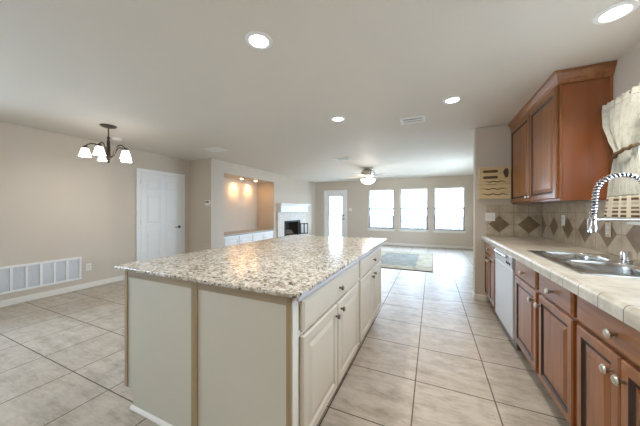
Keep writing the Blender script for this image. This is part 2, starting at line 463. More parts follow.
# ------------------------------------------------------------------ windows
def blind_bm(put, w, h, pitch, tilt, depth):
    n = int(h/pitch); bm = nb()
    for i in range(n):
        z = (i+0.5)*pitch; dz = depth/2*math.sin(tilt); dy = depth/2*math.cos(tilt)
        a = [put(0.008, -dy, z-dz), put(w-0.008, -dy, z-dz), put(w-0.008, dy, z+dz), put(0.008, dy, z+dz)]
        lo = [bm.verts.new(p) for p in a]; hi = [bm.verts.new(Vector(p)+Vector((0,0,0.0015))) for p in a]
        bm.faces.new(lo); bm.faces.new(hi)
        for k in range(4): bm.faces.new((lo[k], lo[(k+1)%4], hi[(k+1)%4], hi[k]))
    return bm
wl = ['window nearest the patio door', 'middle window of the far wall', 'window nearest the kitchen nib wall']
for i, (x0, x1) in enumerate(WIN):
    b = nb(); y0, y1 = YF+0.07, YF+0.12; e = 0.045; zm = 1.365
    for q in ((x0, x0+e, WZ0, WZ1), (x1-e, x1, WZ0, WZ1), (x0+e, x1-e, WZ1-e, WZ1), (x0+e, x1-e, WZ0, WZ0+e), (x0+e, x1-e, zm-0.028, zm+0.028)):
        box(b, q[0], q[1], y0, y1, q[2], q[3])
    wf = struct('window_%d' % (i+1), b, 'sash')
    g = nb(); box(g, x0+e, x1-e, y0+0.02, y0+0.026, WZ0+e, WZ1-e); obj('pane', g, 'glass', wf)
    s_ = nb(); box(s_, x0-0.05, x1+0.05, YF-0.035, YF+0.07, WZ0-0.03, WZ0); box(s_, x0-0.02, x1+0.02, YF-0.018, YF-0.0005, WZ0-0.085, WZ0-0.03)
    obj('window_sill', s_, 'white_trim', wf, bevel=0.004)
    t = thing('window_blind', 'white horizontal slat blind drawn half way down the '+wl[i], 'blind', (x0, YF+0.035, 1.40), 'slat blinds on the far windows')
    hb = nb(); box(hb, x0+0.004, x1-0.004, YF+0.012, YF+0.058, WZ1-0.045, WZ1-0.001); obj('headrail', hb, 'slat', t)
    obj('slats', blind_bm(lambda u, v, z: (x0+u, YF+0.035+v, 1.415+z), x1-x0, WZ1-0.05-1.415, 0.034, 0.5, 0.045), 'slat', t)
    rb = nb(); box(rb, x0+0.008, x1-0.008, YF+0.018, YF+0.052, 1.395, 1.413); obj('bottom_rail', rb, 'slat', t)
# added living room window, unseen from the camera
b = nb(); y0, y1, z0, z1 = RW; e = 0.05; y3 = (y1-y0)/3
for q in ((y0, y0+e, z0, z1), (y1-e, y1, z0, z1), (y0+y3-e, y0+y3+e, z0+e, z1-e), (y1-y3-e, y1-y3+e, z0+e, z1-e), (y0+e, y1-e, z1-e, z1), (y0+e, y1-e, z0, z0+e)):
    box(b, XW+0.07, XW+0.12, q[0], q[1], q[2], q[3])
rwf = struct('window_6', b, 'white_trim')
g = nb(); box(g, XW+0.09, XW+0.096, y0+e, y1-e, z0+e, z1-e); obj('pane', g, 'glass', rwf)
# added dining window, out of the camera's view
b = nb(); y0, y1, z0, z1 = BW; e = 0.05; ym = (y0+y1)/2
for q in ((y0, y0+e, z0, z1), (y1-e, y1, z0, z1), (ym-e, ym+e, z0+e, z1-e), (y0+e, y1-e, z1-e, z1), (y0+e, y1-e, z0, z0+e)):
    box(b, XL-0.12, XL-0.07, q[0], q[1], q[2], q[3])
bwf = struct('window_5', b, 'white_trim')
g = nb(); box(g, XL-0.10, XL-0.094, y0+e, y1-e, z0+e, z1-e); obj('pane', g, 'glass', bwf)
# kitchen window
b = nb(); y0, y1, z0, z1 = KW; e = 0.045
for q in ((y0, y0+e, z0, z1), (y1-e, y1, z0, z1), (y0+e, y1-e, z1-e, z1), (y0+e, y1-e, z0, z0+e), (y0+e, y1-e, 1.62, 1.67)):
    box(b, XW+0.07, XW+0.12, q[0], q[1], q[2], q[3])
kw = struct('window_4', b, 'white_trim')
g = nb(); box(g, XW+0.09, XW+0.096, y0+e, y1-e, z0+e, z1-e); obj('pane', g, 'glass', kw)
g = nb(); box(g, XW-0.03, XW+0.07, y0-0.03, y1+0.03, z0-0.02, z0); obj('window_sill', g, 'white_trim', kw, bevel=0.004)
t = thing('window_blind', 'white slat blind behind the tied curtain over the sink', 'blind', (XW+0.035, y0, z0))
hb = nb(); box(hb, XW+0.012, XW+0.058, y0+0.004, y1-0.004, z1-0.045, z1-0.001); obj('headrail', hb, 'slat', t)
obj('slats', blind_bm(lambda u, v, z: (XW+0.035+v, y0+u, z0+0.02+z), y1-y0, z1-z0-0.08, 0.042, 0.15, 0.042), 'slat', t)

# ------------------------------------------------------------------ patio door (far wall)
b = nb(); cw = 0.075
for q in ((DX0-cw, DX0, 0, DZ+cw), (DX1, DX1+cw, 0, DZ+cw), (DX0, DX1, DZ, DZ+cw)):
    box(b, q[0], q[1], YF-0.018, YF, q[2], q[3])
for q in ((DX0, DX0+0.02, 0, DZ), (DX1-0.02, DX1, 0, DZ), (DX0+0.02, DX1-0.02, DZ-0.02, DZ)): box(b, q[0], q[1], YF, YF+T, q[2], q[3])
d1 = struct('door_1', b, 'white')
b = nb(); gx0, gx1, gz0, gz1 = DX0+0.155, DX1-0.155, 0.28, DZ-0.19
for q in ((DX0+0.022, gx0, 0.01, DZ-0.022), (gx1, DX1-0.022, 0.01, DZ-0.022), (gx0, gx1, 0.01, gz0), (gx0, gx1, gz1, DZ-0.022)):
    box(b, q[0], q[1], YF+0.03, YF+0.075, q[2], q[3])
leaf = obj('door_leaf', b, 'white', d1)
b = nb(); box(b, gx0, gx1, YF+0.05, YF+0.056, gz0, gz1); obj('pane', b, 'glass', leaf)
b = nb()
for q in ((gx0-0.03, gx0, gz0-0.03, gz1+0.03), (gx1, gx1+0.03, gz0-0.03, gz1+0.03), (gx0, gx1, gz0-0.03, gz0), (gx0, gx1, gz1, gz1+0.03)):
    box(b, q[0], q[1], YF+0.018, YF+0.03, q[2], q[3])
obj('glazing_bead', b, 'white', leaf, bevel=0.004)
obj('blind_slats', blind_bm(lambda u, v, z: (gx0+u, YF+0.066+v, gz0+z), gx1-gx0, gz1-gz0, 0.03, 0.1, 0.012), 'slat', leaf)
b = nb()
lathe(b, [(0.028, 0), (0.028, 0.008), (0.012, 0.012), (0.012, 0.03), (0.027, 0.04), (0.027, 0.055), (0.0, 0.062)], (DX1-0.075, YF+0.03, 0.95), 14, (0,-1,0))
obj('door_knob', b, 'bronze', leaf, smooth=True)
b = nb(); lathe(b, [(0.03, 0), (0.03, 0.01), (0.018, 0.016), (0.0, 0.018)], (DX1-0.075, YF+0.03, 1.09), 14, (0,-1,0)); obj('deadbolt', b, 'bronze', leaf, smooth=True)

# ------------------------------------------------------------------ six-panel door (left wall)
LY0, LY1, LZ = 3.03, 3.915, 2.035
b = nb()
for q in ((LY0-0.075, LY0, 0, LZ+0.075), (LY1, LY1+0.075, 0, LZ+0.075), (LY0, LY1, LZ, LZ+0.075)):
    box(b, XL, XL+0.022, q[0], q[1], q[2], q[3])
d2 = struct('door_2', b, 'white', bevel=0.006)
b = nb(); box(b, XL+0.001, XL+0.008, LY0+0.004, LY1-0.004, 0.008, LZ-0.004)
W6 = LY1-LY0; st = 0.11; pw = (W6-3*st)/2
lf = obj('door_leaf', b, 'white', d2)
b = nb()
for cx_ in (LY0+0.004, LY0+st+pw, LY1-st-0.004): box(b, XL+0.008, XL+0.019, cx_, cx_+st, 0.008, LZ-0.004)
zr = [(0.008, 0.22), (0.86, 1.02), (1.60, 1.70), (1.92, LZ-0.004)]
for k in range(2):
    ya = LY0+st+k*(pw+st)+ (0.004 if k == 0 else 0); yb = LY0+st+pw+k*(pw+st) - (0.004 if k == 1 else 0)
    for za, zb in zr: box(b, XL+0.008, XL+0.019, ya, yb, za, zb)
obj('stiles_and_rails', b, 'white', lf, bevel=0.003)
for k in range(2):
    for za, zb in ((0.22, 0.86), (1.02, 1.60), (1.70, 1.92)):
        b = nb(); panel(b, (XL+0.008, LY0+st+k*(pw+st)+0.012, za+0.012), (0,1,0), (0,0,1), (1,0,0), pw-0.024, zb-za-0.024, [(0,0),(0,0.001),(0.035,0.009),(0.036,0.009)])
        obj('door_panel', b, 'white', lf)
b = nb(); lathe(b, [(0.03, 0), (0.03, 0.008), (0.011, 0.014), (0.011, 0.05), (0.0, 0.052)], (XL+0.019, LY1-0.07, 0.92), 14, (1,0,0))
tube(b, [(XL+0.056, LY1-0.06, 0.92), (XL+0.06, LY1-0.12, 0.922), (XL+0.056, LY1-0.185, 0.915)], [0.010, 0.009, 0.007], 8)
obj('door_handle', b, 'bronze', lf, smooth=True)
for z in (0.25, 1.05, 1.85):
    b = nb(); tube(b, [(XL+0.018, LY0+0.002, z-0.045), (XL+0.018, LY0+0.002, z+0.045)], 0.007, 8); obj('hinge', b, 'nickel', lf)

# ------------------------------------------------------------------ outside
b = nb(); box(b, -16, 14, YF+T+0.01, 24, -0.8, -0.75); box(b, XW+T+0.01, 14, -6, YF+T, -0.8, -0.75); box(b, -16, XL-T-0.01, -6, YF+T, -0.8, -0.75); g = struct('ground', b, 'earth')
def fence(name, label, x0, x1, y):
    t = thing(name, label, 'fence', (x0, y, -0.75))
    n = int((x1-x0)/0.2)
    for i in range(n):
        b = nb(); x = x0+i*0.2; hh = 1.0+0.012*math.sin(i*2.3)
        prism(b, [(x, -0.75), (x+0.195, -0.75), (x+0.195, hh-0.04), (x+0.16, hh), (x+0.035, hh), (x, hh-0.04)], 'y', y, y+0.02)
        obj('picket', b, 'fence', t)
    b = nb()
    for z in (-0.5, 0.1, 0.7): box(b, x0, x1, y+0.021, y+0.06, z-0.045, z+0.045)
    obj('rail', b, 'fence', t)
    return t
fence('garden_fence', 'pale wooden board fence outside beyond the far windows', -8.4, 6.4, 15.2)

# ================================================================== KITCHEN ISLAND
def raised_door(parent, X, n, y0, y1, z0, z1, mat, groove=None, fw=0.055, name='door'):
    bm = nb(); a = [(0,0),(0,0.015),(0.006,0.021),(fw-0.014,0.021),(fw-0.004,0.013),(fw+0.008,0.012),(fw+0.036,0.020),(fw+0.038,0.020)]
    panel(bm, (X, y0, z0), (0,1,0), (0,0,1), (n,0,0), y1-y0, z1-z0, a)
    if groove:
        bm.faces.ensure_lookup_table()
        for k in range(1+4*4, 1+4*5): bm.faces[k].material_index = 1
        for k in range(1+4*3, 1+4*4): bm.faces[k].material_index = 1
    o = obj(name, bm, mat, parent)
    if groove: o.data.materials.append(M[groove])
    return o
def drawer_front(parent, X, n, y0, y1, z0, z1, mat):
    bm = nb(); panel(bm, (X, y0, z0), (0,1,0), (0,0,1), (n,0,0), y1-y0, z1-z0, [(0,0),(0,0.012),(0.012,0.021),(0.014,0.021)])
    return obj('drawer', bm, mat, parent)
def knob(parent, X, n, y, z, mat, s=1.0):
    bm = nb(); lathe(bm, [(0.007*s,0),(0.006*s,0.010*s),(0.008*s,0.014*s),(0.0155*s,0.019*s),(0.0165*s,0.024*s),(0.012*s,0.030*s),(0,0.032*s)], (X, y, z), 14, (n,0,0))
    return obj('knob', bm, mat, parent, smooth=True)

IX0, IX1, IY0, IY1 = -1.83, -0.587, 0.995, 3.14
isl = thing('kitchen_island', 'large cream island base with tan battens under the granite slab', 'kitchen island', ((IX0+IX1)/2, (IY0+IY1)/2, 0))
b = nb(); box(b, IX0+0.06, IX1-0.06, IY0+0.002, IY1-0.02, 0.0, 0.11); obj('toe_kick', b, 'cream', isl)
b = nb(); box(b, IX0-0.06, -0.545, IY0-0.012, 3.305, 0.8845, 0.897); box(b, -0.556, -0.545, IY0-0.012, 3.305, 0.872, 0.8845); obj('sub_top', b, 'subtop', isl)
b = nb(); box(b, IX0, IX1, IY0, IY1, 0.105, IT-0.03); obj('carcass', b, 'cream', isl)
b = nb(); prism(b, [(IX0+0.06, 0.0), (-1.205, 0.0), (-1.205, 0.846), (IX0+0.003, 0.846), (IX0+0.003, 0.125), (IX0+0.06, 0.125)], 'y', IY0-0.008, IY0-0.0005); obj('back_panel', b, 'panel', isl)
b = nb(); box(b, -1.204, IX1-0.001, IY0-0.008, IY0-0.0005, 0, 0.846); obj('back_panel', b, 'panel', isl)
for x0, x1, z0 in ((IX0-0.026, IX0+0.002, 0.125), (-1.229, -1.181, 0.0), (IX1-0.022, IX1+0.002, 0.0)):
    b = nb(); box(b, x0, x1, IY0-0.014, IY0-0.008 if z0 == 0 else IY0+0.02, z0, 0.884); obj('batten', b, 'tan', isl)
b = nb(); box(b, IX0+0.003, IX1-0.023, IY0-0.0125, IY0-0.0005, 0.846, 0.884); obj('top_rail', b, 'tan_h', isl)
b = nb(); prism(b, [(IY0-0.024, 0), (IY0-0.008, 0), (IY0-0.008, 0.018), (IY0-0.016, 0.015), (IY0-0.022, 0.008)], 'x', IX0+0.045, IX1-0.06); obj('base_shoe', b, 'white_trim', isl)
# painted face frames
for X, n in ((IX1, 1), (IX0, -1)):
    b = nb(); xa, xb = sorted((X, X+n*0.004))
    for y0, y1 in ((IY0, IY0+0.05), (2.055, 2.125), (IY1-0.05, IY1)): box(b, xa, xb, y0, y1, 0.105, 0.884)
    for z0, z1 in ((0.845, 0.884), (0.675, 0.705), (0.105, 0.14)):
        for y0, y1 in ((IY0+0.05, 2.055), (2.125, IY1-0.05)): box(b, xa, xb, y0, y1, z0, z1)
    obj('face_frame', b, 'white_trim' if n == 1 else 'tan', isl)
    X += n*0.004
    for y0, ym, y1 in ((1.065, 1.548, 2.045), (2.132, 2.605, 3.085)):
        dr = drawer_front(isl, X, n, y0, y1, 0.692, 0.846, 'cream'); knob(dr, X+n*0.021, n, (y0+y1)/2+0.02, 0.768, 'pewter')
        a_ = raised_door(isl, X, n, y0, ym-0.012, 0.128, 0.672, 'cream', fw=0.06); knob(a_, X+n*0.021, n, ym-0.045, 0.605, 'pewter')
        c_ = raised_door(isl, X, n, ym+0.005, y1, 0.128, 0.672, 'cream', fw=0.06); knob(c_, X+n*0.021, n, ym+0.052, 0.62, 'pewter')

SX0, SX1, SY0, SY1 = -1.925, -0.532, 0.945, 3.325
b = nb()
def slab_edge(x0, x1, y0, y1, z0, z1, r=0.03, wob=0.002):
    pts = []
    def side(p, q):
        n = max(2, int((Vector(q)-Vector(p)).length/0.05))
        for i in range(n): pts.append((p[0]+(q[0]-p[0])*i/n, p[1]+(q[1]-p[1])*i/n))
    def arc(cx_, cy_, a0):
        for i in range(5): a = a0+PI/2*i/5; pts.append((cx_+r*math.cos(a), cy_+r*math.sin(a)))
    side((x0+r, y0), (x1-r, y0)); arc(x1-r, y0+r, -PI/2); side((x1, y0+r), (x1, y1-r)); arc(x1-r, y1-r, 0)
    side((x1-r, y1), (x0+r, y1)); arc(x0+r, y1-r, PI/2); side((x0, y1-r), (x0, y0+r)); arc(x0+r, y0+r, PI)
    return [(x+random.uniform(-wob, wob), y+random.uniform(-wob, wob)) for x, y in pts]
prism(b, slab_edge(SX0, SX1, SY0, SY1, 0, 0), 'z', 0.8975, IT+0.004)
tag(obj('granite_worktop', b, 'granite', None, ((SX0+SX1)/2, (SY0+SY1)/2, 0.8975), bevel=0.005), 'speckled beige granite worktop slab on the cream island', 'worktop')

# ================================================================== BASE CABINETS
XBK = XW-0.005
def base_cabinet(label, y0, y1, drawers, doors, group='cherry base cabinets'):
    t = thing('base_cabinet', label, 'kitchen cabinet', ((CF+XBK)/2, (y0+y1)/2, 0), group)
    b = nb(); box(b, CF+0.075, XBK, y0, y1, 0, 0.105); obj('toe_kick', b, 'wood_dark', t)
    b = nb()
    box(b, CF+0.02, XBK, y0, y0+0.018, 0.105, 0.885); box(b, CF+0.02, XBK, y1-0.018, y1, 0.105, 0.885)
    box(b, CF+0.02, XBK, y0+0.018, y1-0.018, 0.105, 0.123); box(b, XBK-0.012, XBK, y0+0.018, y1-0.018, 0.123, 0.885)
    obj('carcass', b, 'wood_v', t)
    b = nb()
    for a, c in ((y0, y0+0.03), (y1-0.03, y1)): box(b, CF, CF+0.02, a, c, 0.105, 0.885)
    for a, c in ((0.105, 0.135), (0.695, 0.73), (0.85, 0.885)): box(b, CF, CF+0.02, y0+0.03, y1-0.03, a, c)
    box(b, CF+0.019, CF+0.021, y0+0.03, y1-0.03, 0.135, 0.85)
    obj('face_frame', b, 'wood_v', t)
    for a, c, kn in drawers:
        d = drawer_front(t, CF-0.001, -1, a, c, 0.722, 0.862, 'wood_h')
        for ky in kn: knob(d, CF-0.022, -1, ky, 0.788, 'nickel', 1.15)
    for a, c, ky, kz in doors:
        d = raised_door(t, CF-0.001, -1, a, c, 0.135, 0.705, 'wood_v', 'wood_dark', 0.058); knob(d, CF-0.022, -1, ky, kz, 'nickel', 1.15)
    return t
base_cabinet('narrow cherry cabinet with two doors at the nib wall, beyond the dishwasher', 3.492, YP-0.016, [(3.515, 4.10, [3.80])],
             [(3.515, 3.80, 3.765, 0.64), (3.81, 4.10, 3.845, 0.64)])
base_cabinet('cherry sink cabinet with two drawer fronts and two doors beside the dishwasher', 1.7125, 2.7735, [(2.232, 2.712, [2.47]), (1.735, 2.182, [1.965])],
             [(2.232, 2.712, 2.27, 0.64), (1.735, 2.182, 2.145, 0.64)])
base_cabinet('cherry cabinet with one wide drawer, nearest the camera in the sink run', 1.02, 1.7115, [(1.045, 1.69, [1.385])],
             [(1.375, 1.69, 1.41, 0.632), (1.045, 1.365, 1.335, 0.632)])

# ------------------------------------------------------------------ dishwasher
dy0, dy1 = 2.790, 3.484
t = thing('dishwasher', 'white dishwasher built in between the cherry base cabinets', 'dishwasher', (1.0, (dy0+dy1)/2, 0))
b = nb(); box(b, 0.70, 1.28, dy0, dy1, 0.02, 0.868); obj('body', b, 'gray', t)
b = nb(); box(b, 0.735, 0.78, dy0+0.01, dy1-0.01, 0.0, 0.11); obj('kick_plate', b, 'appliance', t)
b = nb(); box(b, 0.670, 0.70, dy0+0.004, dy1-0.004, 0.105, 0.735); obj('door', b, 'appliance', t, bevel=0.008)
b = nb(); prism(b, [(0.666, 0.74), (0.70, 0.74), (0.70, 0.865), (0.680, 0.865), (0.668, 0.85), (0.663, 0.80)], 'y', dy0+0.004, dy1-0.004)
cp = obj('control_panel', b, 'appliance', t, bevel=0.005)
b = nb(); n = 12
prism(b, [(0.667, 0.815), (0.652, 0.818), (0.644, 0.832), (0.652, 0.846), (0.669, 0.850)], 'y', dy0+0.16, dy1-0.06); obj('handle', b, 'appliance', cp, bevel=0.004)
b = nb(); box(b, 0.659, 0.67, dy1-0.30, dy1-0.10, 0.806, 0.814); obj('handle_pocket', b, 'dark_plastic', cp)
for k in range(3):
    b = nb(); lathe(b, [(0.012, 0), (0.012, 0.008), (0.010, 0.010), (0, 0.010)], (0.667, dy0+0.06+k*0.055, 0.782), 12, (-1,0,0)); obj('button', b, 'dark_plastic', cp)

# ------------------------------------------------------------------ tiled worktop
kx0, kx1, ky0, ky1 = 0.79, 1.245, 1.88, 2.71
wy0, wy1 = 0.99, YP-0.001
t = thing('tiled_worktop', 'beige ceramic tiled worktop with rounded edge trim over the cherry cabinets', 'worktop', (1.0, 2.6, 0.8855))
b = nb()
for q in ((0.7035, kx0, wy0, wy1), (kx1, XBK, wy0, wy1), (kx0, kx1, wy0, ky0), (kx0, kx1, ky1, wy1)): box(b, q[0], q[1], q[2], q[3], 0.8855, CT)
obj('tile_deck', b, 'counter', t)
b = nb(); pr = [(0.699, 0.8855), (0.699, CT+0.002), (0.694, CT+0.005)]
for i in range(6): a = PI/2+PI/2*i/5; pr.append((0.664+0.024*math.cos(a), CT-0.017+0.024*math.sin(a)))
pr += [(0.640, 0.872), (0.652, 0.866), (0.664, 0.872), (0.664, 0.8855)]
prism(b, pr, 'y', wy0, wy1); obj('edge_trim', b, 'edge', t)

# ------------------------------------------------------------------ backsplash
b = nb(); box(b, XE+0.14, XW-0.0105, YP-0.010, YP-0.0005, CT+0.0005, 1.367); struct('trim_1', b, 'splash_back')
b = nb(); box(b, XW-0.010, XW-0.0005, 2.60, YP-0.0105, CT+0.0005, 1.367); box(b, XW-0.010, XW-0.0005, 1.0, 2.60, CT+0.0005, 1.178); struct('trim_2', b, 'splash_side')

# ------------------------------------------------------------------ sink
t = thing('kitchen_sink', 'double bowl stainless steel sink set in the tiled worktop', 'sink', (1.0, 2.3, CT))
def bowl(bm_plate, x0, x1, y0, y1, bx0, bx1, by0, by1, e, crn):
    """plate part x0..y1 with a rounded bowl opening; returns the bowl bmesh"""
    N = 48; cx_, cy_ = (bx0+bx1)/2, (by0+by1)/2; hx, hy = (bx1-bx0)/2, (by1-by0)/2
    bb = nb(); zt = CT+0.007
    outer, ins = [], []
    for k in range(N):
        a = 2*PI*k/N; ca, sa = math.cos(a), math.sin(a)
        r = (abs(ca)**e+abs(sa)**e)**(-1/e); ins.append((ca*r, sa*r))
        tx = ((x1-cx_)/ca if ca > 1e-9 else (x0-cx_)/ca if ca < -1e-9 else 1e9); ty = ((y1-cy_)/sa if sa > 1e-9 else (y0-cy_)/sa if sa < -1e-9 else 1e9)
        s_ = min(tx, ty); px, py = cx_+ca*s_, cy_+sa*s_
        outer.append((px, py))
    o_ = [bm_plate.verts.new((p[0], p[1], zt)) for p in outer]
    i_ = [bm_plate.verts.new((cx_+p[0]*hx, cy_+p[1]*hy, zt)) for p in ins]
    for k in range(N): bm_plate.faces.new((o_[k], o_[(k+1)%N], i_[(k+1)%N], i_[k]))
    rings = []
    for s_, z in ((1.0, zt), (0.985, zt-0.006), (0.97, zt-0.03), (0.95, zt-0.15), (0.90, zt-0.175), (0.75, zt-0.186), (0.12, zt-0.192)):
        rings.append([bb.verts.new((cx_+p[0]*hx*s_, cy_+p[1]*hy*s_, z)) for p in ins])
    for A, B in zip(rings, rings[1:]):
        for k in range(N): bb.faces.new((A[k], A[(k+1)%N], B[(k+1)%N], B[k]))
    bb.faces.new(rings[-1])
    return bb, (cx_, cy_, zt-0.192)
px0, px1, py0, py1 = 0.752, 1.285, 1.845, 2.735
rim = nb()
b1, c1 = bowl(rim, px0+0.006, px1, 2.325, py1-0.006, 0.80, 1.15, 2.345, 2.695, 3.2, 0)
b2, c2 = bowl(rim, px0+0.006, px1, py0+0.006, 2.325, 0.80, 1.17, 1.885, 2.305, 3.2, 0)
# turned-down outer lip
ol = [(px0+0.006, py0+0.006), (px1, py0+0.006), (px1, py1-0.006), (px0+0.006, py1-0.006)]
hi = [rim.verts.new((x, y, CT+0.007)) for x, y in ol]; lo = [rim.verts.new((x+(-0.006 if x < 1 else 0.004), y+(-0.006 if y < 2.3 else 0.006), CT+0.0015)) for x, y in ol]
for k in range(4): rim.faces.new((hi[k], hi[(k+1)%4], lo[(k+1)%4], lo[k]))
obj('rim', rim, 'steel', t)
for bb, cc in ((b1, c1), (b2, c2)):
    bo = obj('bowl', bb, 'steel', t, smooth=True)
    d = nb(); lathe(d, [(0.045, 0.0005), (0.045, 0.004), (0.03, 0.002), (0.0, 0.0015)], cc, 18); obj('drain', d, 'chrome', bo, smooth=True)
b = nb(); lathe(b, [(0.033, 0), (0.033, 0.006), (0.028, 0.010), (0.027, 0.055), (0.024, 0.064), (0, 0.067)], (1.215, 2.42, CT+0.0075), 20)
tag(obj('air_gap_cap', b, 'chrome', None, (1.215, 2.42, CT+0.0075), smooth=True), 'short chrome air gap cylinder behind the sink bowls', 'sink fitting')

# ------------------------------------------------------------------ spring faucet
FX, FYc = 1.225, 2.25
t = thing('spring_faucet', 'tall chrome pull down faucet with a coiled spring neck at the sink', 'faucet', (FX, FYc, CT+0.0075))
b = nb(); lathe(b, [(0.032, 0), (0.032, 0.008), (0.024, 0.016), (0.020, 0.09), (0.014, 0.10), (0.013, 0.30), (0, 0.302)], (FX, FYc, CT+0.0075), 20); obj('post', b, 'chrome', t, smooth=True)
b = nb(); tube(b, [(FX, FYc-0.018, CT+0.07), (FX, FYc-0.05, CT+0.075)], 0.012, 12); tube(b, [(FX, FYc-0.045, CT+0.07), (FX-0.02, FYc-0.07, CT+0.15)], 0.006, 10); obj('lever', b, 'chrome', t, smooth=True)
HX = 0.985
path = [(FX, CT+0.30+0.0075), (FX, 1.385)]
for i in range(1, 24): a = PI*i/24; path.append(((FX+HX)/2+(FX-HX)/2*math.cos(a), 1.385+0.125*math.sin(a)))
path += [(HX, 1.385), (HX-0.006, 1.30), (HX-0.010, 1.245)]
# resample
P = [Vector((x, FYc, z)) for x, z in path]
L = [0]
for a, c in zip(P, P[1:]): L.append(L[-1]+(c-a).length)
def at(s):
    for i in range(len(P)-1):
        if s <= L[i+1]: return P[i].lerp(P[i+1], (s-L[i])/(L[i+1]-L[i]))
    return P[-1]
b = nb(); tube(b, [at(L[-1]*i/60) for i in range(61)], 0.0085, 10); obj('hose', b, 'dark_plastic', t, smooth=True)
turns = 34; ns = turns*10; pts = []
for i in range(ns+1):
    s = L[-1]*i/ns; p = at(s); d = (at(min(L[-1], s+0.004))-at(max(0, s-0.004))).normalized()
    w = Vector((0,1,0)); u = w.cross(d).normalized(); a = 2*PI*turns*i/ns
    pts.append(p+u*0.0125*math.cos(a)+w*0.0125*math.sin(a))
b = nb(); tube(b, pts, 0.0052, 8); obj('spring', b, 'chrome', t, smooth=True)
b = nb(); lathe(b, [(0.013, 0.0), (0.016, -0.012), (0.017, -0.05), (0.024, -0.085), (0.026, -0.112), (0.018, -0.116), (0, -0.116)], (HX-0.010, FYc, 1.25), 18); hd = obj('spray_head', b, 'chrome', t, smooth=True)
b = nb(); box(b, HX-0.038, HX-0.026, FYc-0.008, FYc+0.008, 1.15, 1.215); obj('spray_trigger', b, 'chrome', hd, bevel=0.004)
b = nb(); tube(b, [(FX, FYc, 1.222), (HX+0.012, FYc, 1.222)], 0.0075, 10)
for k in range(9):
    a0, a1 = PI*0.2+k*PI*1.6/9, PI*0.2+(k+1)*PI*1.6/9
    tube(b, [(HX-0.01+0.021*math.cos(a0), FYc+0.021*math.sin(a0), 1.222), (HX-0.01+0.021*math.cos(a1), FYc+0.021*math.sin(a1), 1.222)], 0.006, 8)
obj('holder_arm', b, 'chrome', t, smooth=True)

# ================================================================== WALL CABINET
ux, uy0, uy1, uz0, uz1 = 1.0, 2.80, YP-0.002, 1.37, 2.40
t = thing('wall_cabinet', 'cherry wall cabinet with two raised panel doors and crown moulding', 'kitchen cabinet', ((ux+XW)/2, (uy0+uy1)/2, uz0))
b = nb(); box(b, ux+0.02, XW-0.002, uy0+0.004, uy1, uz0+0.012, uz1+0.03); obj('carcass', b, 'wood_v', t)
b = nb(); box(b, ux+0.022, XW-0.020, uy0, uy0+0.004, uz0, uz1+0.03); box(b, XW-0.020, XW-0.002, uy0-0.006, uy0+0.004, uz0, uz1+0.03); obj('side_panel', b, 'wood_end', t)
b = nb()
for a, c in ((uy0, uy0+0.035), (3.435, 3.475), (uy1-0.05, uy1)): box(b, ux, ux+0.02, a, c, uz0, uz1+0.03)
for a, c in ((uz0, uz0+0.03), (uz1-0.04, uz1+0.03)): box(b, ux+0.001, ux+0.02, uy0+0.035, uy1-0.05, a, c)
obj('face_frame', b, 'wood_v', t)
for a, c, ky in ((uy0+0.022, 3.443, 3.405), (3.467, uy1-0.03, 3.505)):
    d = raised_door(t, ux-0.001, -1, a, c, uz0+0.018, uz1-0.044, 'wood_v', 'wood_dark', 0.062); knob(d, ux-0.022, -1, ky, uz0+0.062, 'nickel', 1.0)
b = nb(); prof = [(0, 2.362), (0.010, 2.362), (0.014, 2.378), (0.020, 2.386), (0.022, 2.398), (0.034, 2.424), (0.046, 2.440), (0.046, 2.452), (0.050, 2.456), (0.050, 2.463), (0, 2.463)]
A = [b.verts.new((ux-o-0.0005, uy1, z)) for o, z in prof]; Bc = [b.verts.new((ux-o-0.0005, uy0-o-0.0065, z)) for o, z in prof]; D = [b.verts.new((XW-0.002, uy0-o-0.0065, z)) for o, z in prof]
n = len(prof)
for k in range(n):
    b.faces.new((A[k], A[(k+1)%n], Bc[(k+1)%n], Bc[k])); b.faces.new((Bc[k], Bc[(k+1)%n], D[(k+1)%n], D[k]))
b.faces.new(A); b.faces.new(D); obj('crown_moulding', b, 'wood_h', t)

# ------------------------------------------------------------------ wrap dispenser rack on the nib wall
rx0, rx1, rz0, rz1, ry = 0.608, 0.965, 1.447, 1.880, YP-0.001
t = thing('wrap_dispenser', 'pale wooden slotted dispenser rack hung on the nib wall by the cabinet', 'kitchen rack', ((rx0+rx1)/2, ry, rz0))
b = nb()
for q in ((rx0, rx0+0.012, rz0, rz1), (rx1-0.012, rx1, rz0, rz1), (rx0+0.012, rx1-0.012, rz0, rz0+0.012), (rx0+0.012, rx1-0.012, rz1-0.012, rz1)): box(b, q[0], q[1], ry-0.075, ry, q[2], q[3])
box(b, rx0+0.012, rx1-0.012, ry-0.008, ry, rz0+0.012, rz1-0.012); obj('case', b, 'pine', t)
b = nb(); box(b, rx0-0.004, rx1+0.004, ry-0.083, ry-0.075, rz0-0.004, rz1+0.004); fp = obj('front_panel', b, 'pine', t, bevel=0.002)
def pill(x0, x1, z, r):
    pr = []
    for k in range(9): a = PI/2+PI*k/8; pr.append((x0+r+r*math.cos(a), z+r*math.sin(a)))
    for k in range(9): a = -PI/2+PI*k/8; pr.append((x1-r+r*math.cos(a), z+r*math.sin(a)))
    return pr
for z in (rz1-0.058, rz1-0.140):
    b = nb(); prism(b, pill(rx0+0.04, rx0+0.215, z, 0.018), 'y', ry-0.0845, ry-0.083); obj('label_window', b, 'slot', fp)
